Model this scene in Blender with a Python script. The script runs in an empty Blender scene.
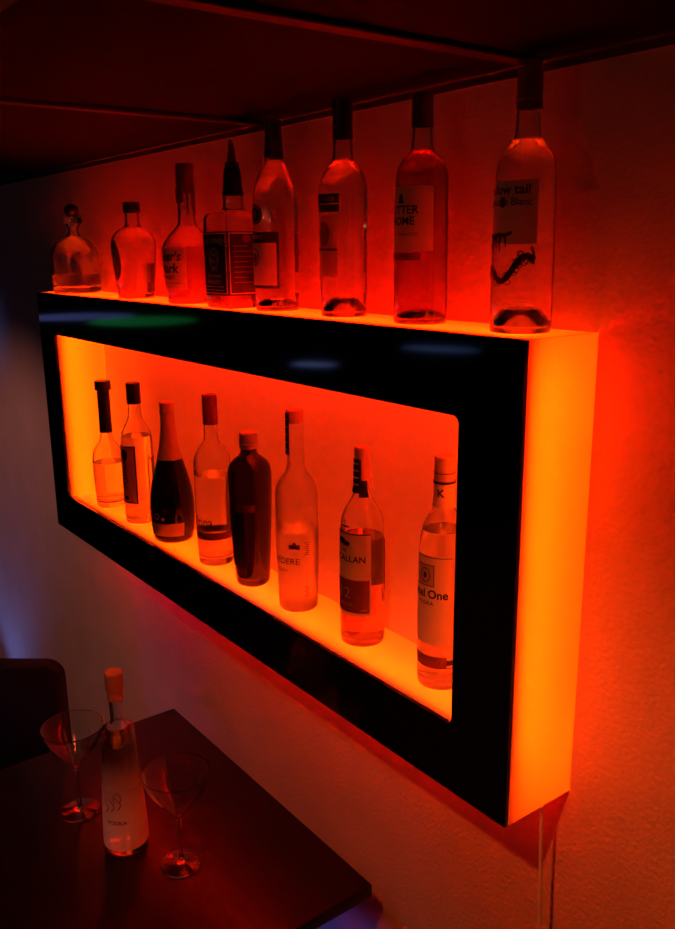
import bpy, bmesh, math, random
from mathutils import Vector, Matrix

random.seed(4)
PI = math.pi
SC = bpy.context.scene
COL = SC.collection
W, D, H = 1.615, 0.131, 0.62      # glowing shelf: width, depth, height (its bottom edge is z = 0)
B = 0.10                          # width of the black border
CEIL, FLOOR, TABLE = 0.935, -1.40, -0.35

# ------------------------------------------------------------------ materials
def mat(name, color, rough=0.5, metal=0.0, trans=0.0, ior=1.45, spec=0.5, coat=0.0):
    m = bpy.data.materials.new(name)
    m.use_nodes = True
    p = m.node_tree.nodes['Principled BSDF']
    p.inputs['Base Color'].default_value = (*color, 1)
    p.inputs['Roughness'].default_value = rough
    p.inputs['Metallic'].default_value = metal
    p.inputs['Transmission Weight'].default_value = trans
    p.inputs['IOR'].default_value = ior
    p.inputs['Specular IOR Level'].default_value = spec
    p.inputs['Coat Weight'].default_value = coat
    return m

def add_bump(m, scale, strength, dist, detail=3):
    nt = m.node_tree
    p = nt.nodes['Principled BSDF']
    tc = nt.nodes.new('ShaderNodeTexCoord')
    n = nt.nodes.new('ShaderNodeTexNoise')
    n.inputs['Scale'].default_value = scale
    n.inputs['Detail'].default_value = detail
    b = nt.nodes.new('ShaderNodeBump')
    b.inputs['Strength'].default_value = strength
    b.inputs['Distance'].default_value = dist
    nt.links.new(tc.outputs['Object'], n.inputs['Vector'])
    nt.links.new(n.outputs['Fac'], b.inputs['Height'])
    nt.links.new(b.outputs['Normal'], p.inputs['Normal'])
    return m

def add_mottle(m, c1, c2, scale, stretch=(1, 1, 1)):
    nt = m.node_tree
    p = nt.nodes['Principled BSDF']
    tc = nt.nodes.new('ShaderNodeTexCoord')
    mp = nt.nodes.new('ShaderNodeMapping')
    mp.inputs['Scale'].default_value = stretch
    n = nt.nodes.new('ShaderNodeTexNoise')
    n.inputs['Scale'].default_value = scale
    n.inputs['Detail'].default_value = 4
    r = nt.nodes.new('ShaderNodeValToRGB')
    r.color_ramp.elements[0].position = 0.3
    r.color_ramp.elements[1].position = 0.7
    r.color_ramp.elements[0].color = (*c1, 1)
    r.color_ramp.elements[1].color = (*c2, 1)
    nt.links.new(tc.outputs['Object'], mp.inputs['Vector'])
    nt.links.new(mp.outputs['Vector'], n.inputs['Vector'])
    nt.links.new(n.outputs['Fac'], r.inputs['Fac'])
    nt.links.new(r.outputs['Color'], p.inputs['Base Color'])
    return m

def shader_mat(name, build):
    m = bpy.data.materials.new(name)
    m.use_nodes = True
    nt = m.node_tree
    nt.nodes.clear()
    out = nt.nodes.new('ShaderNodeOutputMaterial')
    nt.links.new(build(nt), out.inputs['Surface'])
    return m

def emission(name, color, strength):
    def b(nt):
        e = nt.nodes.new('ShaderNodeEmission')
        e.inputs['Color'].default_value = (*color, 1)
        e.inputs['Strength'].default_value = strength
        return e.outputs[0]
    return shader_mat(name, b)

def translucent(name, color, t):
    """opal acrylic: passes the light of the strips behind it, scatters light that falls on it"""
    def b(nt):
        tr = nt.nodes.new('ShaderNodeBsdfTranslucent')
        di = nt.nodes.new('ShaderNodeBsdfDiffuse')
        for s in (tr, di):
            s.inputs['Color'].default_value = (*color, 1)
        mx = nt.nodes.new('ShaderNodeMixShader')
        mx.inputs[0].default_value = t
        nt.links.new(di.outputs[0], mx.inputs[1])
        nt.links.new(tr.outputs[0], mx.inputs[2])
        return mx.outputs[0]
    return shader_mat(name, b)

def clear(name):
    return shader_mat(name, lambda nt: nt.nodes.new('ShaderNodeBsdfTransparent').outputs[0])

M = {}
M['wall'] = add_bump(add_mottle(mat('wall_paint', (.62, .45, .36), .75), (.60, .43, .34), (.66, .48, .38), 9), 150, .6, .003)
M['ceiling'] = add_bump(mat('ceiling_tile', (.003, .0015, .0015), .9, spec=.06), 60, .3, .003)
M['grid'] = mat('grid_metal', (.014, .007, .006), .6, spec=.1)
M['dark_trim'] = mat('dark_trim', (.03, .02, .02), .6)
M['floor'] = add_mottle(mat('dark_floor', (.05, .035, .03), .5), (.04, .03, .025), (.07, .05, .04), 3)
M['room_wall'] = mat('dark_room_wall', (.10, .08, .08), .8)
M['black'] = mat('black_gloss_acrylic', (.003, .003, .004), .06, spec=.5)
M['white'] = mat('white_plastic', (.85, .82, .78), .5)
M['opal'] = translucent('opal_acrylic', (.80, .80, .80), .86)
M['opal_niche'] = translucent('opal_acrylic_white', (.97, .97, .97), .5)
M['opal_mid'] = translucent('opal_acrylic_dim', (.90, .90, .90), .16)
M['opal_low'] = translucent('opal_acrylic_red', (.9, .14, .06), .88)
M['clear_acrylic'] = clear('clear_acrylic')
M['backing'] = mat('white_backing', (.90, .86, .82), .22, spec=.35)
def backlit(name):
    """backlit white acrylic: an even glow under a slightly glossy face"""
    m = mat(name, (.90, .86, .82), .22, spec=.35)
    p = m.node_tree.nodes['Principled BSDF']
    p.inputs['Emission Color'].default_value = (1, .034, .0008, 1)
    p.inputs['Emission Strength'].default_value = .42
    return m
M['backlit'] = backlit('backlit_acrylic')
def film(name, color, k):
    def b(nt):
        t = nt.nodes.new('ShaderNodeBsdfTransparent')
        d = nt.nodes.new('ShaderNodeBsdfDiffuse')
        d.inputs['Color'].default_value = (*color, 1)
        mx = nt.nodes.new('ShaderNodeMixShader')
        mx.inputs[0].default_value = k
        nt.links.new(t.outputs[0], mx.inputs[1])
        nt.links.new(d.outputs[0], mx.inputs[2])
        return mx.outputs[0]
    return shader_mat(name, b)
def fading_film(name, color, k, z0, z1):
    """frosting printed on the glass, thick below and thinning out towards the shoulder"""
    def b(nt):
        t = nt.nodes.new('ShaderNodeBsdfTransparent')
        d = nt.nodes.new('ShaderNodeBsdfDiffuse')
        d.inputs['Color'].default_value = (*color, 1)
        tc = nt.nodes.new('ShaderNodeTexCoord')
        sp = nt.nodes.new('ShaderNodeSeparateXYZ')
        mr = nt.nodes.new('ShaderNodeMapRange')
        for i, v in ((1, z0), (2, z1), (3, k), (4, 0.0)):
            mr.inputs[i].default_value = v
        mx = nt.nodes.new('ShaderNodeMixShader')
        nt.links.new(tc.outputs['Object'], sp.inputs[0])
        nt.links.new(sp.outputs['Z'], mr.inputs[0])
        nt.links.new(mr.outputs[0], mx.inputs[0])
        nt.links.new(t.outputs[0], mx.inputs[1])
        nt.links.new(d.outputs[0], mx.inputs[2])
        return mx.outputs[0]
    return shader_mat(name, b)
M['mist'] = fading_film('frosted_print', (.92, .62, .60), .72, .06, .19)
M['stopper'] = mat('brown_stopper', (.34, .16, .10), .4)
M['grey'] = mat('dark_grey_backing', (.06, .06, .06), .7)
M['wood'] = add_mottle(mat('dark_table_wood', (.005, .002, .002), .30, spec=.16), (.003, .0012, .0012), (.007, .0025, .002), 6, (1, 9, 1))
M['metal_dark'] = mat('black_metal', (.02, .02, .02), .4, .6)
M['leather'] = add_bump(mat('black_leather', (.006, .005, .006), .6, spec=.12), 260, .2, .001)
M['glass'] = mat('clear_glass', (.97, .97, .97), .0, trans=1, ior=1.46)
for k in ('glass',):
    q = M[k].node_tree.nodes['Principled BSDF']
    q.inputs['Coat Weight'].default_value = .6
    q.inputs['Coat Roughness'].default_value = .11
M['frost'] = mat('frosted_glass', (.98, .98, .98), .30, trans=1, ior=1.40)
M['frost_light'] = mat('light_frosted_glass', (.95, .95, .95), .16, trans=1, ior=1.40)
M['dark_glass'] = mat('dark_brown_glass', (.16, .10, .03), .0, trans=1, ior=1.46)
M['black_glass'] = mat('near_black_glass', (.05, .04, .02), .02, trans=1, ior=1.48)
M['clear_spirit'] = mat('clear_spirit', (.98, .98, .98), .0, trans=1, ior=1.36)
M['amber'] = mat('amber_spirit', (.85, .40, .12), .0, trans=1, ior=1.36)
M['rose'] = mat('rose_wine', (.62, .22, .16), .0, trans=1, ior=1.35)
M['cap_black'] = mat('black_cap', (.012, .010, .012), .35)
M['cap_dark'] = mat('dark_capsule', (.05, .02, .02), .4)
M['cap_olive'] = mat('olive_capsule', (.22, .10, .05), .45)
M['cap_red'] = mat('dark_red_cap', (.22, .03, .03), .35)
M['wax'] = mat('red_wax', (.25, .02, .02), .35)
M['cap_gold'] = mat('gold_foil', (.75, .50, .22), .38, .35)
M['cap_silver'] = mat('silver_cap', (.62, .52, .42), .4, .1)
M['cork'] = mat('cork_cap', (.60, .40, .25), .6)
M['chrome'] = mat('chrome', (.8, .8, .8), .12, 1.0)
M['paper'] = translucent('cream_paper', (.92, .80, .60), .35)
M['tan'] = translucent('tan_paper', (.62, .47, .34), .42)
M['tan_dark'] = mat('brown_paper', (.22, .13, .09), .7)
M['ink'] = mat('black_ink', (.012, .010, .010), .6)
M['ink_red'] = mat('dark_red_ink', (.16, .03, .025), .6)
M['ink_grey'] = mat('grey_ink', (.16, .13, .11), .6)
M['white_ink'] = mat('white_ink', (.80, .76, .70), .6)
M['cord'] = mat('white_cord', (.78, .74, .68), .5)
# LED strips
M['led_side'] = emission('led_orange', (1, .044, .0001), 235)
M['led_bottom'] = emission('led_orange_low', (1, .035, .0002), 470)
M['led_far'] = emission('led_amber', (1, .060, .0002), 300)
M['led_top'] = emission('led_red', (1, .0062, .0001), 1450)

# ------------------------------------------------------------------ mesh helpers
def obj(name, bm, mats, parent=None, loc=None, smooth=None):
    me = bpy.data.meshes.new(name)
    bm.normal_update()
    bm.to_mesh(me)
    bm.free()
    for m in (mats if isinstance(mats, (list, tuple)) else [mats]):
        me.materials.append(m)
    if smooth is not None:
        for p in me.polygons:
            p.use_smooth = True
        me.set_sharp_from_angle(angle=math.radians(smooth))
    o = bpy.data.objects.new(name, me)
    COL.objects.link(o)
    if parent:
        o.parent = parent
    if loc:
        o.location = loc
    return o

def thing(name, label, cat, loc=(0, 0, 0), rotz=0, group=None):
    o = bpy.data.objects.new(name, None)
    o.empty_display_size = .05
    COL.objects.link(o)
    o.location = loc
    o.rotation_euler = (0, 0, rotz)
    o['label'] = label
    o['category'] = cat
    if group:
        o['group'] = group
    return o

def struct(name, bm, mats, **k):
    o = obj(name, bm, mats, **k)
    o['kind'] = 'structure'
    return o

def box(bm, x0, x1, y0, y1, z0, z1, mi=0):
    v = [bm.verts.new(c) for c in ((x0, y0, z0), (x1, y0, z0), (x1, y1, z0), (x0, y1, z0),
                                   (x0, y0, z1), (x1, y0, z1), (x1, y1, z1), (x0, y1, z1))]
    fs = {}
    for key, q in (('-z', (3, 2, 1, 0)), ('+z', (4, 5, 6, 7)), ('-y', (0, 1, 5, 4)),
                   ('+x', (1, 2, 6, 5)), ('+y', (2, 3, 7, 6)), ('-x', (3, 0, 4, 7))):
        f = bm.faces.new([v[i] for i in q])
        f.material_index = mi
        fs[key] = f
    return fs

def boxm(*a):
    bm = bmesh.new()
    box(bm, *a)
    return bm

def bevel(bm, w, seg=2):
    bmesh.ops.bevel(bm, geom=list(bm.edges), offset=w, segments=seg, profile=.5, affect='EDGES')
    return bm

def chaikin(p, n=2):
    for _ in range(n):
        q = [p[0]]
        for a, b in zip(p, p[1:]):
            q.append((a[0] * .75 + b[0] * .25, a[1] * .75 + b[1] * .25))
            q.append((a[0] * .25 + b[0] * .75, a[1] * .25 + b[1] * .75))
        q.append(p[-1])
        p = q
    return p

def lathe(bm, prof, n=56, shape=None, mi=0, closed=False):
    """prof: (radius, z) from start to end; radius 0 becomes a pole; a closed profile joins its ends"""
    rings = []
    for r, z in prof:
        if r < 1e-6:
            rings.append([bm.verts.new((0, 0, z))])
        else:
            ring = []
            for k in range(n):
                a = 2 * PI * k / n
                s = shape(a, r, z) if shape else 1
                ring.append(bm.verts.new((r * s * math.cos(a), r * s * math.sin(a), z)))
            rings.append(ring)
    pairs = list(zip(rings, rings[1:]))
    if closed:
        pairs.append((rings[-1], rings[0]))
    for a, b in pairs:
        for k in range(n):
            k2 = (k + 1) % n
            if len(a) == 1 and len(b) == 1:
                continue
            if len(a) == 1:
                f = bm.faces.new((a[0], b[k2], b[k]))
            elif len(b) == 1:
                f = bm.faces.new((a[k], a[k2], b[0]))
            else:
                f = bm.faces.new((a[k], a[k2], b[k2], b[k]))
            f.material_index = mi
    return bm

def lathem(prof, **k):
    bm = bmesh.new()
    lathe(bm, prof, **k)
    bmesh.ops.recalc_face_normals(bm, faces=bm.faces)
    return bm

def interp(prof, z):
    if z <= prof[0][1]:
        return prof[0][0]
    for (r0, z0), (r1, z1) in zip(prof, prof[1:]):
        if z0 <= z <= z1:
            return r0 if z1 - z0 < 1e-7 else r0 + (r1 - r0) * (z - z0) / (z1 - z0)
    return prof[-1][0]

def tube(bm, pts, r, n=10, mi=0):
    rings = []
    for i, p in enumerate(pts):
        p = Vector(p)
        t = (Vector(pts[min(i + 1, len(pts) - 1)]) - Vector(pts[max(i - 1, 0)])).normalized()
        a = t.orthogonal().normalized() if not rings else (prev - t * prev.dot(t)).normalized()
        prev = a
        b = t.cross(a)
        rr = r[i] if isinstance(r, (list, tuple)) else r
        rings.append([bm.verts.new(p + (a * math.cos(2 * PI * k / n) + b * math.sin(2 * PI * k / n)) * rr) for k in range(n)])
    for a, b in zip(rings, rings[1:]):
        for k in range(n):
            bm.faces.new((a[k], a[(k + 1) % n], b[(k + 1) % n], b[k])).material_index = mi
    bm.faces.new(rings[0][::-1]).material_index = mi
    bm.faces.new(rings[-1]).material_index = mi
    return bm

def rrect(cx, cz, w, h, r, n=6):
    out = []
    for qx, qz, a0 in ((1, 1, 0), (-1, 1, 90), (-1, -1, 180), (1, -1, 270)):
        for k in range(n + 1):
            a = math.radians(a0 + 90 * k / n)
            out.append((cx + qx * (w / 2 - r) + r * math.cos(a), cz + qz * (h / 2 - r) + r * math.sin(a)))
    return out

# ------------------------------------------------------------------ lettering
_tc = {}
def text_geo(s, size, bold=0.0):
    key = (s, bold)
    if key not in _tc:
        cu = bpy.data.curves.new('lettering', 'FONT')
        cu.body = s
        cu.size = 1
        cu.align_x = 'CENTER'
        cu.align_y = 'CENTER'
        cu.offset = bold
        cu.resolution_u = 3
        o = bpy.data.objects.new('lettering', cu)
        COL.objects.link(o)
        dg = bpy.context.evaluated_depsgraph_get()
        me = bpy.data.meshes.new_from_object(o.evaluated_get(dg))
        _tc[key] = ([(v.co.x, v.co.y) for v in me.vertices], [tuple(p.vertices) for p in me.polygons])
        bpy.data.objects.remove(o)
        bpy.data.curves.remove(cu)
        bpy.data.meshes.remove(me)
    v, f = _tc[key]
    return [(x * size, y * size) for x, y in v], f

class Label:
    """printed paper wrapped on a bottle: shapes are drawn in (arc length s from the label's middle, height z)"""
    def __init__(self, prof, az=-90, shape=None, zref=None):
        self.bm = bmesh.new()
        self.prof, self.shape = prof, shape
        z = zref if zref is not None else prof[len(prof) // 3][1]
        self.az0 = math.radians(az)
        N = 720
        self.tab = []
        acc, last = 0, None
        for k in range(N + 1):
            a = self.az0 - PI + 2 * PI * k / N
            r = self.rad(z, a)
            p = (r * math.cos(a), r * math.sin(a))
            if last:
                acc += math.hypot(p[0] - last[0], p[1] - last[1])
            last = p
            self.tab.append((acc, a))
        self.half = acc / 2
        self.N = N
        self.mats = []
    def rad(self, z, a):
        r = interp(self.prof, z)
        return r * (self.shape(a, r, z) if self.shape else 1)
    def ang(self, s):
        t = max(0, min(2 * self.half - 1e-9, s + self.half))
        lo, hi = 0, self.N
        while hi - lo > 1:
            m = (lo + hi) // 2
            if self.tab[m][0] <= t:
                lo = m
            else:
                hi = m
        (s0, a0), (s1, a1) = self.tab[lo], self.tab[hi]
        return a0 + (a1 - a0) * (t - s0) / max(s1 - s0, 1e-9)
    def pt(self, s, z, off):
        a = self.ang(s)
        r = self.rad(z, a) + off
        return self.bm.verts.new((r * math.cos(a), r * math.sin(a), z))
    def mi(self, m):
        m = M[m]
        if m not in self.mats:
            self.mats.append(m)
        return self.mats.index(m)
    def rect(self, s0, s1, z0, z1, m, layer=1):
        i = self.mi(m)
        nx = max(1, int((s1 - s0) / .002))
        nz = max(1, int((z1 - z0) / .008))
        off = .0004 * layer
        g = [[self.pt(s0 + (s1 - s0) * x / nx, z0 + (z1 - z0) * y / nz, off) for x in range(nx + 1)] for y in range(nz + 1)]
        for y in range(nz):
            for x in range(nx):
                self.bm.faces.new((g[y][x], g[y][x + 1], g[y + 1][x + 1], g[y + 1][x])).material_index = i
        return self
    def frame(self, s0, s1, z0, z1, w, m, layer=2):
        self.rect(s0, s1, z0, z0 + w, m, layer); self.rect(s0, s1, z1 - w, z1, m, layer)
        self.rect(s0, s0 + w, z0 + w, z1 - w, m, layer); self.rect(s1 - w, s1, z0 + w, z1 - w, m, layer)
        return self
    def poly(self, pts, m, layer=2):
        i = self.mi(m)
        vs = [self.pt(s, z, .0004 * layer) for s, z in pts]
        try:
            self.bm.faces.new(vs).material_index = i
        except ValueError:
            pass
        return self
    def oval(self, s, z, a, b, m, layer=2, n=24):
        i = self.mi(m)
        c = self.pt(s, z, .0004 * layer)
        mid = [self.pt(s + a * .5 * math.cos(2 * PI * k / n), z + b * .5 * math.sin(2 * PI * k / n), .0004 * layer) for k in range(n)]
        out = [self.pt(s + a * math.cos(2 * PI * k / n), z + b * math.sin(2 * PI * k / n), .0004 * layer) for k in range(n)]
        for k in range(n):
            k2 = (k + 1) % n
            self.bm.faces.new((c, mid[k], mid[k2])).material_index = i
            self.bm.faces.new((mid[k], out[k], out[k2], mid[k2])).material_index = i
        return self
    def ring(self, s, z, a, b, w, m, layer=2, n=28, a0=0, a1=360):
        i = self.mi(m)
        P = []
        for k in range(n + 1):
            t = math.radians(a0 + (a1 - a0) * k / n)
            P.append((self.pt(s + a * math.cos(t), z + b * math.sin(t), .0004 * layer),
                      self.pt(s + (a - w) * math.cos(t), z + (b - w) * math.sin(t), .0004 * layer)))
        for p, q in zip(P, P[1:]):
            self.bm.faces.new((p[0], q[0], q[1], p[1])).material_index = i
        return self
    def line(self, pts, w, m, layer=2):
        i = self.mi(m)
        for (s0, z0), (s1, z1) in zip(pts, pts[1:]):
            d = math.hypot(s1 - s0, z1 - z0) or 1e-6
            ns, nz = -(z1 - z0) / d * w / 2, (s1 - s0) / d * w / 2
            vs = [self.pt(*q, .0004 * layer) for q in ((s0 + ns, z0 + nz), (s0 - ns, z0 - nz), (s1 - ns, z1 - nz), (s1 + ns, z1 + nz))]
            self.bm.faces.new(vs).material_index = i
        return self
    def text(self, t, s, z, size, m='ink', layer=2, bold=0.0, shear=0, xs=1, arc=0, vertical=False):
        i = self.mi(m)
        v, f = text_geo(t, size, bold)
        if vertical:
            v = [(-y, x) for x, y in v]
        vs = [self.pt(s + x * xs + y * shear, z + y - arc * x * x, .0004 * layer) for x, y in v]
        for q in f:
            try:
                self.bm.faces.new([vs[k] for k in q]).material_index = i
            except ValueError:
                pass
        return self
    def done(self, parent, name='label', label=None):
        o = obj(name, self.bm, self.mats, parent)
        if label:
            o['label'] = label
        return o

# ------------------------------------------------------------------ bottles
def bottle_body(prof, t=.003, base=.006, punt=0.0, shape=None, n=56):
    """hollow glass: outer wall, lip, inner wall, thick foot with an optional punt"""
    r0 = prof[0][0]
    out = []
    if punt:
        out = [(0, punt), (r0 * .25, punt * .95), (r0 * .5, punt * .72), (r0 * .72, punt * .3), (r0 * .86, .0006)]
    else:
        out = [(0, .0012), (r0 * .75, .0012), (r0 * .88, 0)]
    out = out + list(prof)
    inn = []
    for r, z in prof:
        if z > base + .003:
            inn.append((max(r - t, r * .45), z))
    rb = max(interp(prof, base + .004) - t, .004)
    if punt:
        foot = [(rb * .9, base), (rb * .72, base + punt * .35), (rb * .5, base + punt * .75), (rb * .25, base + punt * .96), (0, base + punt)]
    else:
        foot = [(rb * .92, base + .0003), (rb * .6, base), (0, base)]
    inn = foot[::-1] + [(rb, base + .003)] + inn
    return out + inn[::-1], inn

def liquid_prof(inn, level):
    p = [(r + (.0004 if r > 0 else 0), z - .0003) for r, z in inn if z < level]
    r = interp(inn, level)
    return p + [(r + .0004, level), (0, level)]

def bottle(name, label, cat, x, y, z, prof, group, t=.003, base=.006, punt=0.0, shape=None, glass='glass', level=None, liquid='clear_spirit', sm=2):
    root = thing(name, label, cat, (x, y, z + .0004), 0, group)
    p = chaikin(prof, sm)
    full, inn = bottle_body(p, t, base, punt, shape)
    obj('glass_body', lathem(full, shape=shape), M[glass], root, smooth=35)
    if level:
        obj('liquid', lathem(liquid_prof(inn, level), shape=shape), M[liquid], root, smooth=35)
    return root, p

def cap(root, prof, m, name='cap', shape=None, smooth=30):
    return obj(name, lathem([(0, prof[0][1])] + prof + [(0, prof[-1][1])], n=40, shape=shape), m, root, smooth=smooth)

def sleeve(root, bprof, z0, z1, m, name='capsule', off=.0006, top=True):
    """a capsule that hugs the neck and closes over the mouth"""
    zs = [z0 + (z1 - z0) * k / 6 for k in range(7)]
    out = [(interp(bprof, z) + off + .0007, z) for z in zs]
    zt = zs[-1] + .0018
    inn = [(interp(bprof, z) + off * .5, z) for z in zs]
    if top:
        prof = out + [(out[-1][0] - .001, zt), (0, zt), (0, zt - .0006), (inn[-1][0], zt - .0006)] + inn[::-1][1:]
        bm = bmesh.new()
        lathe(bm, out + [(out[-1][0] - .001, zt), (0, zt)], n=40)
        lathe(bm, [(0, zt - .0008)] + inn[::-1], n=40)
        lathe(bm, [inn[0], out[0]], n=40)
    else:
        bm = bmesh.new()
        lathe(bm, out + inn[::-1], n=40, closed=True)
    bmesh.ops.remove_doubles(bm, verts=bm.verts, dist=1e-6)
    bmesh.ops.recalc_face_normals(bm, faces=bm.faces)
    return obj(name, bm, m, root, smooth=30)

# ------------------------------------------------------------------ the room
struct('wall_back', boxm(-4.2, 3.4, 0, .12, FLOOR, CEIL), M['wall'])
struct('wall_left', boxm(-4.3, -4.2, -4.8, .12, FLOOR, CEIL), M['room_wall'])
struct('wall_right', boxm(3.4, 3.5, -4.8, .12, FLOOR, CEIL), M['room_wall'])
struct('wall_front', boxm(-4.3, 3.5, -4.9, -4.8, FLOOR, CEIL), M['room_wall'])
struct('floor', boxm(-4.3, 3.5, -4.9, .12, FLOOR - .1, FLOOR), M['floor'])
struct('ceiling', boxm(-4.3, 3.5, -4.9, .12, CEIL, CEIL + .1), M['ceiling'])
bm = bmesh.new()                                       # angle trim where the ceiling meets the wall
box(bm, -4.2, 3.4, -.016, 0, CEIL - .003, CEIL)
box(bm, -4.2, 3.4, -.003, 0, CEIL - .012, CEIL - .003)
struct('trim_1', bm, M['dark_trim'])
for k, x in enumerate((-1.535, -.925, -.315, .905, 1.515, 2.125, 2.735)):
    struct('trim_%d' % (k + 2), bevel(boxm(x - .012, x + .012, -4.8, -.016, CEIL - .007, CEIL), .0015, 1), M['grid'])
for k in range(7):
    y = -.61 * (k + 1)
    struct('trim_%d' % (k + 10), boxm(-4.2, 3.4, y - .012, y + .012, CEIL - .006, CEIL), M['grid'])
struct('baseboard_back', boxm(-4.2, 3.4, -.014, 0, FLOOR, FLOOR + .10), M['dark_trim'])

# ------------------------------------------------------------------ glowing shelf
shelf = thing('light_box_shelf', 'large glowing orange wall shelf with a glossy black border around its open niche', 'wall shelf')
FT = .006
bm = bmesh.new()
outer = [(0, 0), (W, 0), (W, H), (0, H)]
inner = rrect(W / 2, H / 2, W - 2 * B, H - 2 * B, .010)
def loop_edges(pts, y):
    vs = [bm.verts.new((px, y, pz)) for px, pz in pts]
    return vs, [bm.edges.new((vs[i], vs[(i + 1) % len(vs)])) for i in range(len(vs))]
for y in (-D, -D + FT):
    vo, eo = loop_edges(outer, y)
    vi, ei = loop_edges(inner, y)
    bmesh.ops.triangle_fill(bm, edges=eo + ei, use_beauty=True)
    if y == -D:
        fo, fi = vo, vi
for a, b in ((fo, vo), (fi, vi)):
    for i in range(len(a)):
        j = (i + 1) % len(a)
        bm.faces.new((a[i], a[j], b[j], b[i]))
bmesh.ops.recalc_face_normals(bm, faces=bm.faces)
for f in bm.faces:
    c = f.calc_center_median()
    if c.y > -D + FT - 1e-5:
        f.material_index = 1
o = obj('front_panel', bm, [M['black'], M['white']], shelf)
o['label'] = 'glossy black front border with a rounded rectangular opening'
Y0, Y1 = -D + FT, -.0006

def opal_panel(name, x0, x1, y0, y1, z0, z1, face, opal='opal', label=None):
    """3 mm acrylic sheet whose seen face is frosted"""
    bm = bmesh.new()
    fs = box(bm, x0, x1, y0, y1, z0, z1)
    for k, f in fs.items():
        f.material_index = 0 if k == face else 1
    o = obj(name, bm, [M[opal], M['clear_acrylic']], shelf)
    if label:
        o['label'] = label
    return o
T = .003
opal_panel('end_panel', W - T, W, Y0, Y1, 0, H, '+x', label='glowing orange translucent end panel')
opal_panel('top_panel', .003, W - T, Y0, Y1, H - T, H, '+z', label='glowing red translucent top')
opal_panel('underside_panel', .003, W - T, Y0, Y1, 0, T, '-z', 'opal_low')
bm = boxm(0, .003, Y0, Y1, 0, H)
obj('end_panel', bm, M['black'], shelf)['label'] = 'dark far end panel'
opal_panel('niche_floor', B, W - B, Y0, -.0041, B - T, B, '+z', 'opal_niche', label='glowing orange floor of the niche')
opal_panel('niche_ceiling', B, W - B, Y0, -.0041, H - B, H - B + T, '-z', 'opal_mid')
opal_panel('niche_side', B - T, B, Y0, -.0041, B, H - B, '+x', 'opal_niche', label='bright glowing side of the niche')
opal_panel('niche_side', W - B, W - B + T, Y0, -.0041, B, H - B, '-x', 'opal_niche')
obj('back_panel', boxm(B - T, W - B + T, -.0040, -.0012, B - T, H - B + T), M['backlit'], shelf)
bm = bmesh.new()
for q in ((.003, W - .003, .003, B - T), (.003, W - .003, H - B + T, H - T), (.003, B - T, B - T, H - B + T), (W - B + T, W - T, B - T, H - B + T)):
    box(bm, q[0], q[1], -.0040, -.0012, q[2], q[3])
bmesh.ops.remove_doubles(bm, verts=bm.verts, dist=1e-5)
obj('back_frame', bm, M['grey'], shelf)
def strip(name, x0, x1, z0, z1, m):
    bm = bmesh.new()
    fs = box(bm, x0, x1, Y0 + .0005, Y0 + .003, z0, z1, 1)
    fs['+y'].material_index = 0
    obj(name, bm, [M[m], M['white']], shelf)
SW = .004
strip('led_strip', W - B / 2 - SW, W - B / 2 + SW, .085, H - .02, 'led_side')
strip('led_strip', B / 2 - SW, B / 2 + SW, .02, H - .03, 'led_far')
strip('led_strip', .07, W - .07, H - B / 2 - SW, H - B / 2 + SW, 'led_top')
strip('led_strip', .07, W - .07, B / 2 - SW, B / 2 + SW, 'led_bottom')

# ------------------------------------------------------------------ bottles on top of the shelf
TOP = 'liquor bottles standing on top of the glowing shelf'
NIC = 'liquor bottles standing inside the glowing niche'

r, p = bottle('decanter', 'squat clear decanter with a ball stopper at the far end of the shelf top', 'decanter', .114, -.066, H,
    [(.0560, 0), (.0588, .005), (.0590, .084), (.0555, .1034), (.0443, .1201), (.0271, .132), (.015, .1382), (.0130, .156), (.0172, .1605), (.0172, .1645)],
    TOP, t=.005, base=.014, level=.045)
cap(r, [(.008, .1648), (.0215, .1652), (.0235, .168), (.0235, .176), (.021, .1795), (.010, .1815)], M['glass'], 'stopper_collar')
cap(r, [(.008, .1818)] + [(.0178 * math.sin(a), .1965 - .0155 * math.cos(a)) for a in [.55 + .2 * k for k in range(12)]] + [(.004, .2118)], M['cap_black'], 'stopper', smooth=60)

r, p = bottle('liquor_bottle', 'short half-full flask-shaped bottle with a dark oval label on top of the shelf', 'bottle', .462, -.066, H,
    [(.0372, 0), (.0400, .005), (.0444, .0596), (.0481, .1017), (.0484, .1163), (.044, .1309), (.0322, .1433), (.0190, .1495), (.0154, .1536), (.0150, .180)],
    TOP, t=.004, base=.010, level=.0735)
cap(r, [(.0172, .1775), (.0178, .179), (.0178, .1985), (.0165, .2)], M['cap_black'])
L = Label(p, az=-88, zref=.09)
L.oval(0, .080, .021, .043, 'tan_dark', 1).ring(0, .080, .018, .039, .0015, 'ink', 2).ring(0, .092, .010, .012, .002, 'tan', 2)
L.line([(-.010, .066), (.010, .066)], .003, 'tan').line([(-.008, .058), (.008, .058)], .002, 'tan')
L.done(r, label='dark oval label')

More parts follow.
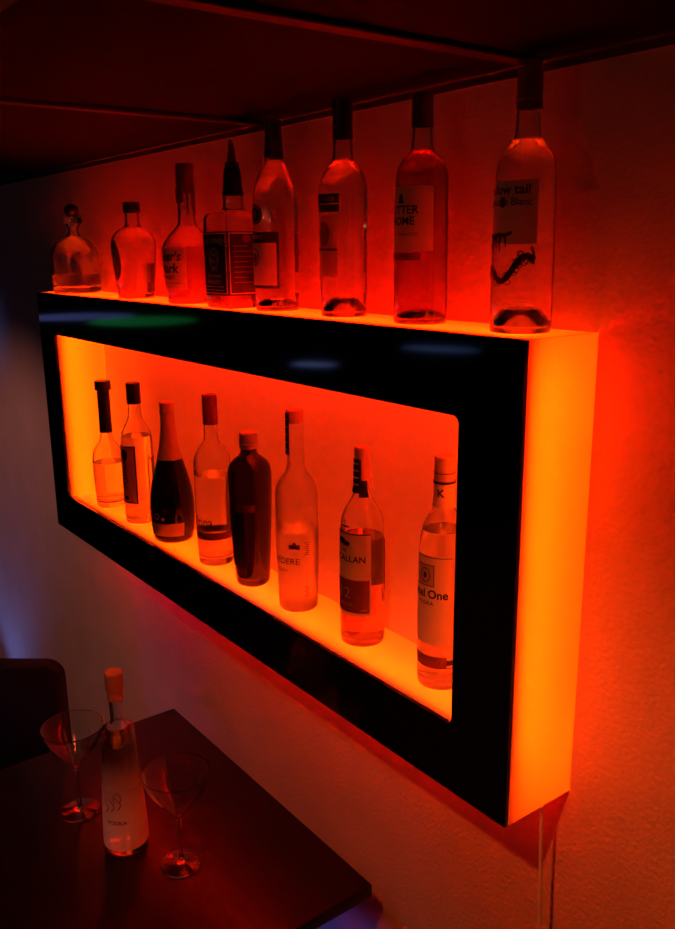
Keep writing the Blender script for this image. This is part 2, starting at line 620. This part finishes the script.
r, p = bottle('whiskey_bottle', 'round whisky bottle with long red wax neck on top of the shelf', 'bottle', .711, -.066, H,
    [(.0411, 0), (.044, .006), (.0502, .0967), (.0492, .108), (.0433, .1192), (.0307, .1341), (.0195, .1452), (.0165, .1526), (.0155, .2111), (.0150, .2560)],
    TOP, t=.004, base=.010, level=.106, liquid='amber')
seal = sleeve(r, p, .205, .2565, M['wax'], 'wax_seal')
bm = bmesh.new()                                        # runs of wax down the neck
for k, a in enumerate([-150, -118, -84, -52, -18, 20, 80, 140]):
    a = math.radians(a); l = .022 + .03 * random.random(); rr = .0166
    tube(bm, [(rr * math.cos(a), rr * math.sin(a), .212 - l * q / 5) for q in range(6)], [.0022, .0022, .002, .002, .0024, .0012], 8)
obj('wax_drip', bm, M['wax'], seal, smooth=60)
L = Label(p, az=-88, zref=.07)
L.rect(-.046, .046, .028, .104, 'paper', 1)
L.text("Maker's", 0, .088, .024, 'ink', bold=.02, shear=.15).text("Mark", .004, .066, .025, 'ink', bold=.02, shear=.15)
L.text("WHISKY", .002, .049, .011, 'ink').text("KENTUCKY STRAIGHT BOURBON", 0, .039, .0048, 'ink_grey')
L.done(r, label='cream label with black script')

def square(a, rr, z):
    n = 9
    k = 1 / ((abs(math.cos(a)) ** n + abs(math.sin(a)) ** n) ** (1 / n))
    w = max(0, min(1, (rr - .020) / .014))
    return 1 + (k - 1) * w
r, p = bottle('whiskey_bottle', 'square whisky bottle with a black label and a red pourer on top of the shelf', 'bottle', .887, -.066, H,
    [(.0395, 0), (.0425, .004), (.0425, .145), (.0420, .155), (.036, .163), (.0200, .168), (.0175, .175), (.0182, .190), (.0150, .205), (.0130, .235)],
    TOP, t=.0035, base=.008, shape=square, level=.030, liquid='amber')
sleeve(r, p, .192, .2345, M['cap_black'], 'neck_wrap')
collar = cap(r, [(.0118, .2365), (.0122, .2375), (.0122, .2445), (.0108, .2465)], M['cap_black'], 'pourer')
bm = bmesh.new()
tube(bm, [(0, 0, .2466), (0, 0, .254), (0, 0, .262), (0, 0, .270), (-.001, 0, .277), (-.003, 0, .283)], [.0082, .0076, .0064, .0052, .0042, .0030], 16)
obj('pour_spout', bm, M['wax'], collar, smooth=50)
L = Label(p, az=-90, shape=square, zref=.08)
L.rect(-.042, .126, .022, .1305, 'ink', 1)
L.frame(-.040, .039, .025, .128, .0016, 'white_ink', 2)
L.text("JACK DANIEL'S", 0, .115, .0125, 'white_ink', 3, arc=4).ring(0, .086, .016, .017, .0016, 'white_ink', 3)
L.text("OLD", 0, .092, .009, 'white_ink', 3).text("No.7", 0, .081, .013, 'white_ink', 3).text("BRAND", 0, .066, .0065, 'white_ink', 3)
L.text("Tennessee", 0, .056, .011, 'white_ink', 3).text("WHISKEY", 0, .045, .011, 'white_ink', 3).line([(-.03, .037), (.03, .037)], .0012, 'white_ink', 3).line([(-.03, .031), (.03, .031)], .0012, 'white_ink', 3)
L.frame(.044, .124, .025, .128, .0012, 'white_ink', 2)
for k in range(8):
    L.line([(.052, .106 - k * .0088), (.116 - (k * 37 % 3) * .006, .106 - k * .0088)], .0016, 'ink_red', 3)
L.oval(.078, .118, .008, .006, 'ink_red', 3)
L.done(r, label='black label with white print')

WINE = dict(t=.003, base=.006)
r, p = bottle('wine_bottle', 'clear wine bottle on the shelf top with cream label framed in black', 'bottle', 1.005, -.056, H,
    [(.0355, 0), (.0378, .005), (.0378, .150), (.0374, .182), (.0346, .1964), (.0304, .2105), (.0229, .2261), (.0170, .2369), (.0145, .2462), (.0120, .285), (.0128, .300)],
    TOP, punt=.016, level=.236, **WINE)
sleeve(r, p, .243, .300, M['cap_black'])
L = Label(p, az=-92, zref=.08)
L.rect(-.043, .043, .037, .1275, 'ink', 1).rect(-.039, .039, .042, .110, 'paper', 2)
L.ring(-.003, .088, .011, .014, .002, 'ink', 3).oval(-.003, .086, .005, .008, 'ink_grey', 3)
L.text("RESERVE", 0, .119, .008, 'white_ink', 3).line([(-.022, .060), (.022, .060)], .0013, 'ink_grey', 3).line([(-.016, .055), (.016, .055)], .0011, 'ink_grey', 3)
L.done(r, label='cream label with a black frame')
L = Label(p, az=-94, zref=.15)
L.oval(0, .155, .017, .016, 'ink', 1).ring(0, .155, .014, .013, .001, 'tan', 2).oval(0, .155, .005, .007, 'tan_dark', 2)
L.done(r, 'medallion', 'round black medallion')
L = Label(p, az=40, zref=.08)
L.rect(-.014, .014, .030, .062, 'tan', 1)
for k in range(5):
    L.line([(-.009, .055 - k * .0045), (.009, .055 - k * .0045)], .0015, 'ink', 2)
L.done(r, 'back_label')

r, p = bottle('wine_bottle', 'clear wine bottle on the shelf top with narrow two-part tan label', 'bottle', 1.190, -.056, H,
    [(.0335, 0), (.0352, .005), (.036, .1272), (.0371, .1844), (.0363, .1929), (.0318, .2041), (.0243, .2154), (.0175, .2237), (.0152, .2293), (.0138, .2556), (.0130, .295), (.0138, .3075)],
    TOP, punt=.027, level=.224, **WINE)
sleeve(r, p, .2556, .3075, M['cap_black'])
L = Label(p, az=-92, zref=.1)
L.rect(-.028, .028, .152, .1775, 'ink', 1).rect(-.027, .027, .1625, .1640, 'white_ink', 2).text("VINEYARDS", 0, .170, .008, 'tan', 2)
L.rect(-.025, .025, .059, .1475, 'tan', 1).oval(0, .121, .013, .018, 'tan_dark', 2).rect(-.025, .025, .097, .100, 'ink', 2)
L.line([(-.014, .085), (.014, .085)], .0015, 'ink').line([(-.010, .079), (.010, .079)], .0013, 'ink_grey').line([(-.012, .068), (.012, .068)], .0012, 'ink_grey')
L.done(r, label='tan label under a black band')

r, p = bottle('wine_bottle', 'blush wine bottle with plain cream label, second from the near end', 'bottle', 1.364, -.058, H,
    [(.0350, 0), (.0370, .005), (.0363, .1103), (.0357, .1897), (.0337, .1997), (.029, .2097), (.0180, .2222), (.0145, .2271), (.0135, .2432), (.0130, .253), (.0126, .292)],
    TOP, punt=.014, level=.222, liquid='rose', **WINE)
sleeve(r, p, .253, .292, M['cap_dark'])
L = Label(p, az=-90, zref=.13)
L.rect(-.046, .046, .096, .178, 'paper', 1)
L.oval(0, .163, .0035, .005, 'ink').oval(.0, .158, .006, .0018, 'ink')
L.text("SUTTER", 0, .1475, .0150, 'ink', bold=.015).text("HOME", 0, .1335, .0150, 'ink', bold=.015).line([(-.03, .124), (.03, .124)], .0008, 'ink_grey')
L.text("WHITE ZINFANDEL", 0, .117, .0062, 'ink_grey').line([(-.04, .100), (.04, .100)], .0016, 'tan_dark')
L.done(r, label='cream label with black capitals')
L = Label(p, az=-90, zref=.09)
L.rect(-.044, .030, .084, .0935, 'rose_band' if 'rose_band' in M else 'ink_red', 1).done(r, 'lower_band')

r, p = bottle('wine_bottle', 'clear wine bottle with inked drawing at the near end of the shelf top', 'bottle', 1.543, -.058, H,
    [(.0358, 0), (.0376, .005), (.0365, .1079), (.0356, .1756), (.0345, .191), (.0313, .1998), (.0243, .2108), (.0180, .2184), (.0148, .2238), (.0138, .2529), (.0128, .3015)],
    TOP, punt=.028, level=.219, **WINE)
caps = sleeve(r, p, .2529, .3015, M['cap_olive'])
for z in (.262, .285, .292, .297):
    bm = bmesh.new()
    rr = interp(p, z) + .0014
    lathe(bm, [(rr - .0002, z - .0008), (rr + .0005, z), (rr - .0002, z + .0008)], n=40)
    obj('capsule_ridge', bm, M['cap_olive'], caps, smooth=60)
L = Label(p, az=-90, zref=.12)
L.rect(-.041, .041, .103, .1735, 'paper', 1)
L.text("yellow tail", 0, .163, .0150, 'ink', bold=.02, xs=1.05).text("Moscato Blanc", 0, .1495, .0115, 'ink', bold=.01)
L.oval(-.002, .1495, .0045, .006, 'ink', 2)
random.seed(9)
L.line([(-.034, .108), (-.026, .1125), (-.016, .111), (-.007, .114), (.004, .113), (.012, .116)], .004, 'ink')
for k in range(20):                                     # inked tree and roots
    s = -.036 + .042 * k / 20
    L.line([(s, .112 + random.random() * .004), (s + random.uniform(-.004, .004), .104 - random.random() * .010)], .0016, 'ink')
for s in (-.031, -.026):
    L.line([(s, .108), (s + .001, .092), (s - .002, .080)], .0022, 'ink')
pts = [(-.036 + .074 * k / 22, .066 + .010 * math.sin(k * .42) + .018 * (k / 22) ** 2) for k in range(23)]
L.line(pts, .007, 'ink')
for k in range(46):
    q = random.choice(pts)
    L.ring(q[0] + random.uniform(-.003, .003), q[1] + random.uniform(-.006, .006), random.uniform(.0025, .005), random.uniform(.0025, .005), .0009, 'ink', 2, n=10)
L.line([(.037, .080), (.038, .092), (.035, .100)], .003, 'ink').line([(.034, .082), (.032, .093)], .002, 'ink')
L.done(r, label='label with black lettering and an inked drawing')

# ------------------------------------------------------------------ bottles in the niche
N = B
r, p = bottle('liquor_bottle', 'small clear bottle in the niche with long black neck and black stopper', 'bottle', .242, -.072, N,
    [(.0325, 0), (.0350, .005), (.0384, .0897), (.0385, .1282), (.0323, .1461), (.0198, .1638), (.0150, .1765), (.0138, .200), (.0135, .288)],
    NIC, t=.0035, base=.018, level=.112, glass='glass')
sleeve(r, p, .1866, .289, M['cap_black'], 'neck_sleeve')
cap(r, [(.0185, .2915), (.0195, .2925), (.0195, .3125), (.0180, .314)], M['cap_black'], 'stopper')
L = Label(p, az=-90, zref=.02)
L.rect(-.10, .10, .014, .0175, 'ink_red', 1).done(r, 'dark_red_band')  # no print: dark edge of the thick glass bottom, put in as ink colour

r, p = bottle('liquor_bottle', 'clear cylinder bottle with a black cap and tall narrow framed label inside the niche', 'bottle', .409, -.067, N,
    [(.0345, 0), (.0366, .004), (.0369, .194), (.0354, .2106), (.0278, .2247), (.0190, .2412), (.0150, .2553), (.0148, .326)],
    NIC, t=.003, base=.010, level=.205)
sleeve(r, p, .2796, .326, M['cap_black'], 'screw_cap')
L = Label(p, az=-84, zref=.1)
L.rect(-.034, .034, .050, .186, 'tan', 1).frame(-.034, .034, .050, .186, .003, 'ink', 2)
L.text("VODKA", .004, .118, .020, 'ink', bold=.02, vertical=True).oval(.004, .165, .010, .013, 'ink', 2)
L.line([(-.02, .082), (.022, .080)], .003, 'ink').line([(-.02, .074), (.020, .072)], .002, 'ink').oval(.004, .062, .007, .005, 'ink')
L.done(r, label='tall tan label with a black frame')
L = Label(p, az=62, zref=.1)
L.rect(-.020, .020, .075, .155, 'tan', 1).frame(-.020, .020, .075, .155, .003, 'ink_red', 2)
L.done(r, 'back_label')

r, p = bottle('sparkling_wine_bottle', 'dark pear-shaped sparkling wine bottle with orange foil neck inside the niche', 'bottle', .576, -.066, N,
    [(.0400, 0), (.0440, .005), (.0482, .045), (.0487, .0843), (.0439, .1209), (.0349, .1548), (.0272, .1818), (.0200, .2108), (.0150, .244), (.0142, .280), (.0150, .302)],
    NIC, t=.003, base=.008, glass='black_glass', level=.20, liquid='amber')
foil = sleeve(r, p, .182, .3035, M['cap_gold'], 'neck_foil')
bm = bmesh.new()
lathe(bm, [(.0158, .281), (.0176, .285), (.0158, .289)], n=32)
obj('foil_bead', bm, M['cap_gold'], foil, smooth=60)
L = Label(p, az=-60, zref=.04)
L.rect(-.048, .052, .016, .0455, 'paper', 1).line([(-.03, .034), (.03, .034)], .003, 'ink_grey').line([(-.025, .026), (.025, .026)], .002, 'ink_grey')
L.ring(-.034, .064, .010, .010, .003, 'paper', 1).ring(-.034, .064, .005, .005, .002, 'paper', 1).ring(-.010, .061, .008, .007, .003, 'paper', 1).oval(.006, .056, .004, .004, 'paper', 1).line([(.020, .060), (.046, .064)], .003, 'ink_red', 1)
L.done(r, label='pale band label with curling ornaments')

r, p = bottle('vodka_bottle', 'frosted dome-shouldered vodka bottle with a dark red cap inside the niche', 'bottle', .765, -.065, N,
    [(.0329, 0), (.0360, .004), (.0384, .1297), (.038, .2027), (.0359, .2212), (.0279, .2376), (.0165, .2519), (.0145, .262), (.0138, .2863), (.0136, .344)],
    NIC, t=.003, base=.016, level=.184, glass='frost_light')
sleeve(r, p, .2863, .344, M['cap_red'], 'screw_cap')
L = Label(p, az=-86, zref=.08)
L.text("Ultina", .006, .092, .030, 'ink_red', 1, bold=.01, xs=.75)
L.done(r, 'printed_lettering', 'dark red lettering')
L = Label(p, az=-86, zref=.08)
L.rect(-.115, .115, .056, .071, 'ink_red', 1).done(r, 'dark_red_band', 'dark red band')

def flute(a, rr, z):
    w = max(0, min(1, (rr - .022) / .010))
    k = 1 / ((abs(math.cos(a - .35)) ** 3 + abs(math.sin(a - .35)) ** 3) ** (1 / 3))
    return 1 + (k - 1.07) * w * .6
r, p = bottle('liquor_bottle', 'dark brown glass bottle with broad shoulders and silver screw cap inside the niche', 'bottle', .911, -.067, N,
    [(.0285, 0), (.0318, .005), (.037, .1041), (.0405, .2024), (.0398, .2255), (.0335, .2389), (.0210, .2504), (.0145, .2561), (.0138, .290)],
    NIC, t=.0035, base=.014, glass='dark_glass', shape=flute)
cap(r, [(.0145, .2637), (.0178, .2642), (.0178, .2725), (.0168, .2735), (.0168, .2755), (.0178, .2765), (.0176, .2925), (.0160, .294)], M['cap_silver'], 'screw_cap')
L = Label(p, az=-36, shape=flute, zref=.16)
L.rect(-.012, .012, .150, .164, 'ink_red', 1).done(r, 'small_label')
L = Label(p, az=-95, shape=flute, zref=.10)
L.rect(-.028, .028, .040, .150, 'ink', 1).done(r, 'front_label', 'dark front label')

r, p = bottle('vodka_bottle', 'tall frosted clear vodka bottle with pale cap and dark seal strip inside the niche', 'bottle', 1.059, -.063, N,
    [(.0320, 0), (.0351, .005), (.0371, .1044), (.0374, .2055), (.0355, .2218), (.0277, .2361), (.0180, .2486), (.0148, .2593), (.0140, .3365), (.0140, .354)],
    NIC, t=.003, base=.012, glass='frost', level=.146)
sleeve(r, p, .334, .3545, M['cork'], 'cap')
L = Label([(a + .0022, b) for a, b in p], az=-98, zref=.30)
L.rect(-.0075, .0075, .280, .352, 'ink', 1)
for k in range(5):
    L.rect(-.0055, .0055, .288 + k * .013, .290 + k * .013, 'tan', 2)
L.done(r, 'seal_strip', 'dark seal strip')
L = Label(p, az=-84, zref=.09)
L.text("BELVEDERE", -.004, .095, .0155, 'ink_red', 1, bold=.01)
L.text("VODKA", 0, .078, .0075, 'ink_red', 1)
L.done(r, 'printed_lettering', 'dark red lettering')
L = Label(p, az=-84, zref=.09)
L.poly([(.016, .118), (.036, .118), (.036, .126), (.030, .126), (.026, .132), (.022, .126), (.016, .126)], 'ink_red', 1)
L.done(r, 'printed_emblem')
for z0, dz in ((.030, .003), (.108, .0035)):
    L = Label(p, az=-12, zref=.09)
    for k in range(7):
        L.line([(-.003 + k % 3 * .001, z0 + dz * k), (.006, z0 + dz * k)], .0013, 'ink_red', 1)
    L.done(r, 'side_print')

r, p = bottle('whiskey_bottle', 'whisky bottle in the niche with a two-tone cream and dark label', 'bottle', 1.234, -.057, N,
    [(.0345, 0), (.0364, .005), (.0361, .186), (.0348, .206), (.0284, .2226), (.0180, .239), (.0130, .2521), (.0122, .2635), (.0108, .3205)],
    NIC, t=.003, base=.010, level=.178, liquid='amber')
sleeve(r, p, .263, .320, M['cap_gold'])
L = Label([(a + .0016, b) for a, b in p], az=-95, zref=.29)
L.rect(-.011, .011, .250, .304, 'ink', 1)
for k in range(4):
    L.rect(-.008, .008, .262 + k * .011, .265 + k * .011, 'paper', 2)
L.done(r, 'neck_label', 'dark neck label')
L = Label([(a + .0016, b) for a, b in p], az=-30, zref=.28)
L.rect(-.006, .006, .244, .270, 'ink', 1).done(r, 'tax_strip')
L = Label(p, az=-90, zref=.1)
L.rect(-.046, .046, .053, .190, 'paper', 1).rect(-.0435, .0435, .058, .114, 'ink_red', 2)
L.rect(-.046, .046, .188, .190, 'ink', 2)
L.oval(-.006, .176, .010, .005, 'ink').oval(.004, .173, .008, .004, 'ink').rect(-.016, .012, .168, .1695, 'ink')
L.text("THE", -.002, .161, .008, 'ink').text("MACALLAN", 0, .1475, .0145, 'ink', bold=.015)
for k in range(4):
    L.line([(-.018 + k * .002, .1365 - k * .0052), (.018 - k * .002, .1365 - k * .0052)], .0015, 'ink_grey')
L.text("12", 0, .090, .026, 'tan', 3).text("YEARS OLD", 0, .072, .006, 'tan', 3).line([(.030, .0635), (.040, .0635)], .0018, 'tan', 3)
L.done(r, label='cream label with a dark red lower half')
L = Label(p, az=90, zref=.1)
L.rect(-.032, .032, .085, .172, 'ink_red', 1).done(r, 'back_label')
L = Label(p, az=-88, zref=.195)
L.text("M", -.004, .206, .010, 'ink', 1).oval(.0, .200, .010, .0014, 'ink', 1)
L.done(r, 'shoulder_emblem')

r, p = bottle('vodka_bottle', 'clear vodka bottle with cream label, nearest in the niche beside the black border', 'bottle', 1.415, -.055, N,
    [(.0330, 0), (.0349, .005), (.0343, .1875), (.0325, .2325), (.0254, .2503), (.0160, .265), (.0142, .2738), (.0136, .2971), (.0132, .338)],
    NIC, t=.003, base=.012, level=.235, glass='glass')
sleeve(r, p, .268, .3015, M['white'], 'neck_label')
sleeve(r, p, .3025, .3385, M['cap_silver'], 'screw_cap')
L = Label([(a + .0018, b) for a, b in p], az=-70, zref=.29)
L.text("K", .002, .289, .015, 'ink', 1, bold=.03).rect(-.045, .045, .3025, .3060, 'ink', 1).rect(-.045, .045, .317, .3182, 'ink', 1)
L.done(r, 'neck_print')
L = Label(p, az=-88, zref=.12)
L.rect(-.040, .040, .070, .203, 'paper', 1).rect(-.040, .040, .2005, .2015, 'ink', 2)
L.rect(-.015, .015, .158, .190, 'tan', 2).frame(-.015, .015, .158, .190, .0015, 'ink_grey', 3).ring(0, .174, .009, .011, .0018, 'ink_grey', 3).oval(0, .174, .003, .0045, 'ink', 3)
L.text("Ketel One", 0, .146, .0178, 'ink', bold=.025, xs=.92).text("VODKA", 0, .1325, .0080, 'ink', bold=.01)
for k in range(9):
    L.line([(-.026 + (k * 5 % 3) * .003, .123 - k * .0052), (.026 - (k * 7 % 4) * .003, .123 - k * .0052)], .0012, 'ink_grey')
L.done(r, label='cream label with black lettering')
L = Label(p, az=-80, zref=.05)
L.rect(-.042, .044, .034, .0355, 'ink_red', 1).rect(-.026, .030, .034, .052, 'ink_red', 1).rect(-.042, -.026, .038, .050, 'ink_red', 1).line([(-.018, .043), (.020, .043)], .004, 'ink', 2).rect(.030, .044, .039, .047, 'ink', 1)
L.done(r, 'ribbon_print', 'dark red ribbon')

# ------------------------------------------------------------------ table, bottle and glasses
table = thing('bar_table', 'dark wooden bar table standing against the wall below the glowing shelf', 'table', (.892, -.51, FLOOR))
tz = TABLE - FLOOR
obj('tabletop', bevel(boxm(-.377, .376, -.46, .446, tz - .026, tz), .003, 2), M['wood'], table, smooth=40)
obj('pedestal', lathem([(0, .02), (.06, .02), (.055, .05), (.038, .09), (.036, tz - .10), (.06, tz - .04), (.16, tz - .028), (.16, tz - .0262), (0, tz - .0262)], n=32), M['metal_dark'], table, smooth=40)
obj('base', lathem([(0, 0), (.26, 0), (.26, .008), (.24, .016), (.06, .022), (0, .022)], n=48), M['metal_dark'], table, smooth=40)

r, p = bottle('vodka_bottle', 'tapered frosted bottle with a brown stopper standing between the martini glasses', 'bottle', .903, -.356, TABLE,
    [(.0385, 0), (.0412, .004), (.0378, .0908), (.0303, .2145), (.0290, .236), (.0284, .2425), (.0150, .2470), (.0122, .2515), (.0118, .280), (.0128, .296), (.0122, .310)],
    None, t=.003, base=.018, level=.215, glass='glass')
sleeve(r, p, .296, .312, M['stopper'], 'cap_skirt')
cap(r, [(.0128, .3142), (.0155, .315), (.0158, .3165), (.0158, .348), (.0145, .350)], M['stopper'], 'stopper', smooth=30)
L = Label(p, az=-90, zref=.1)
L.rect(-.1175, .1175, .012, .196, 'mist', 1).done(r, 'frosted_print', 'pale frosted lower wall')
L = Label(p, az=-48, zref=.09)
L.text("VODKA", .002, .069, .0105, 'ink', 2, bold=.01)
L.done(r, 'printed_lettering')
L = Label(p, az=-52, zref=.1)
for k in range(3):
    L.line([(-.016 + k * .012 + .006 * math.sin(q * .5), .088 + q * .003 + k * .004) for q in range(9)], .002, 'ink_red', 2)
L.ring(.008, .118, .008, .010, .0018, 'ink_red', 2, a0=-60, a1=240)
L.done(r, 'flourish_print')

def martini(name, label, x, y):
    root = thing(name, label, 'glass', (x, y, TABLE + .0004), 0, 'martini glasses on the dark table')
    base = chaikin([(0, .0006), (.034, 0), (.039, .0008), (.0385, .0024), (.024, .0050), (.009, .0085), (.0042, .016), (.0036, .030), (.0036, .085), (.0048, .0945), (.0058, .0965), (0, .0985)], 2)
    obj('base', lathem([q for q in base], n=56), M['glass'], root, smooth=50)
    o_ = [(0, .0988), (.0055, .0988), (.012, .1045), (.030, .1275), (.047, .1515), (.0565, .1725), (.0592, .1868)]
    o_ = [o_[0]] + chaikin(o_[1:], 2)
    i_ = [(max(a - .0014, 0), b + .0009) for a, b in o_[2:]]
    obj('bowl', lathem(o_ + [(.0588, .1876), (.0582, .1876)] + i_[::-1][1:] + [(0, .1015)], n=64), M['glass'], root, smooth=50)
    return root
martini('martini_glass', 'martini glass nearer the dark stool, left of the table bottle', .758, -.390)
martini('martini_glass', 'martini glass nearer the table edge, right of the table bottle', 1.018, -.302)

# ------------------------------------------------------------------ stool at the far end of the table
st = thing('bar_stool', 'black leather bar stool back beyond the far end of the dark table', 'stool', (.055, -.40, FLOOR), math.atan2(.78, .63))
# local axes: +x runs along the backrest towards the wall, -y points to the table
bm = bmesh.new()
ring = rrect(0, .930, .46, .33, .045, 8)
yy = [(-.030, .006), (-.024, .0), (.018, .0), (.026, .006)]
loops = []
for y, ins in yy:
    loops.append([bm.verts.new((px * (1 - ins / .23), y, .930 + (pz - .930) * (1 - ins / .165))) for px, pz in ring])
for a, b in zip(loops, loops[1:]):
    for k in range(len(a)):
        bm.faces.new((a[k], a[(k + 1) % len(a)], b[(k + 1) % len(a)], b[k]))
bm.faces.new(loops[0][::-1]); bm.faces.new(loops[-1])
bmesh.ops.recalc_face_normals(bm, faces=bm.faces)
back = obj('backrest', bm, M['leather'], st, smooth=40)
obj('seat', bevel(boxm(-.21, .21, -.40, .0, .69, .765), .02, 3), M['leather'], st, smooth=50)
for sx in (-1, 1):
    bm = bmesh.new()
    box(bm, sx * .15 - .014, sx * .15 + .014, .002, .024, .70, .80)
    obj('back_bracket', bm, M['metal_dark'], back)
    for yq in (-.36, -.04):
        bm = bmesh.new()
        tube(bm, [(sx * .17, yq, .692), (sx * .205, yq + (.03 if yq > -.1 else -.03), 0)], .014, 12)
        obj('leg', bm, M['metal_dark'], st, smooth=50)
    bm = bmesh.new()
    tube(bm, [(sx * .189, -.378, .30), (sx * .189, -.022, .30)], .009, 10)
    obj('footrest', bm, M['metal_dark'], st, smooth=50)

# ------------------------------------------------------------------ power cord below the shelf
bm = bmesh.new()
pts = [(1.6095, -.052, -.0005), (1.6095, -.050, -.06), (1.610, -.046, -.16), (1.612, -.040, -.30), (1.612, -.030, -.55), (1.612, -.024, -.9), (1.612, -.022, -1.38)]
tube(bm, pts, .0024, 8)
o = obj('power_cord', bm, M['cord'], smooth=60)
o['label'] = 'thin white power cord hanging down the wall below the near corner of the shelf'
o['category'] = 'cord'

# ------------------------------------------------------------------ lamps of the room
def aim(o, d):
    o.rotation_euler = Vector(d).to_track_quat('-Z', 'Y').to_euler()
def lamp(name, kind, loc, color, power, d=(0, 0, -1), size=.03, cone=None, blend=.2):
    l = bpy.data.lights.new(name, kind)
    l.color = color
    l.energy = power
    if kind == 'AREA':
        l.size = size
    else:
        l.shadow_soft_size = size
    if cone:
        l.spot_size = math.radians(cone)
        l.spot_blend = blend
    o = bpy.data.objects.new(name, l)
    COL.objects.link(o)
    o.location = loc
    aim(o, d)
    return o
lamp('ceiling_downlight', 'SPOT', (1.85, -.87, .905), (1, .12, .018), 31, size=.022, cone=122, blend=.4)
lamp('ceiling_downlight', 'SPOT', (-.55, -1.35, .90), (1, .36, .29), 22, d=(-.05, .55, -.75), size=.02, cone=76, blend=.6)  # added fill spot, stands in for ambient light on the left of the wall
for x, y in ((.42, -.85), (.95, -.80), (.62, -1.25), (1.25, -1.15), (.9, -1.5)):
    lamp('table_downlight', 'SPOT', (x, y, .90), (1, .62, .50), 2.0, d=(0, .28, -1), size=.011, cone=58, blend=.4)
lamp('blue_bar_lamp', 'SPOT', (-1.15, -.32, -1.05), (.12, .24, 1), 4.5, d=(.14, .42, .62), size=.08, cone=80, blend=.9)
lamp('blue_bar_lamp', 'SPOT', (.30, -.85, -.62), (.16, .12, 1), 1.1, d=(-.02, .85, .30), size=.12, cone=56, blend=.9)
lamp('blue_bar_lamp', 'SPOT', (.95, -.60, -.50), (.12, .12, 1), 3.2, d=(.28, .6, -.34), size=.03, cone=56, blend=.4)
for x, y in ((1.25, -1.7), (.75, -2.3), (2.1, -2.2)):
    lamp('room_lamp', 'POINT', (x, y, .86), (1, .34, .18), .6, size=.010)
lamp('blue_wall_lamp', 'SPOT', (-1.15, -.30, .44), (.12, .25, 1), .7, d=(.18, .30, 0), size=.02, cone=60, blend=.8)
def neon(name, loc, color, power, d, sx, sy):
    o = lamp(name, 'AREA', loc, color, power, d)
    o.data.shape = 'ELLIPSE'
    o.data.size, o.data.size_y = sx, sy
    return o
neon('green_neon', (-3.9, -2.2, .20), (.05, 1, .25), .05, (1, .5, 0), .8, .07)
neon('blue_neon', (-1.5, -3.0, .13), (.25, .4, 1), .05, (.45, .9, 0), .5, .03)
neon('blue_neon', (-2.8, -3.0, -.09), (.3, .4, 1), .05, (.6, .8, 0), .35, .03)
neon('blue_neon', (-3.9, -1.7, .26), (.25, .3, 1), .05, (.9, .4, 0), .8, .05)

w = bpy.data.worlds.new('World')
SC.world = w
w.use_nodes = True
w.node_tree.nodes['Background'].inputs['Color'].default_value = (.002, .0015, .002, 1)

# ------------------------------------------------------------------ camera
cam = bpy.data.cameras.new('camera')
co = bpy.data.objects.new('camera', cam)
COL.objects.link(co)
cam.sensor_fit = 'VERTICAL'
cam.sensor_height = 24
cam.sensor_width = 24 * 675 / 929
cam.lens = 860.588 * 24 / 929
cam.clip_start = .02
yaw, pit, rol = 0.92438, -0.24584, -0.01044
fwd = Vector((-math.sin(yaw) * math.cos(pit), math.cos(yaw) * math.cos(pit), math.sin(pit)))
rt = Vector((math.cos(yaw), math.sin(yaw), 0))
up = rt.cross(fwd)
r2 = rt * math.cos(rol) + up * math.sin(rol)
u2 = -rt * math.sin(rol) + up * math.cos(rol)
m = Matrix((r2, u2, -fwd)).transposed().to_4x4()
m.translation = Vector((2.250, -.8716, .7203))
co.matrix_world = m
SC.camera = co

SC.view_settings.view_transform = 'Standard'
SC.view_settings.look = 'None'
SC.view_settings.exposure = 0
SC.view_settings.gamma = 1
SC.view_settings.use_curve_mapping = False
c = SC.cycles
c.use_denoising = True
c.max_bounces = 24
c.transmission_bounces = 20
c.transparent_max_bounces = 24
c.diffuse_bounces = 6
c.glossy_bounces = 6
c.caustics_reflective = True
c.caustics_refractive = True
c.blur_glossy = .3
c.sample_clamp_indirect = 8
c.sample_clamp_direct = 0
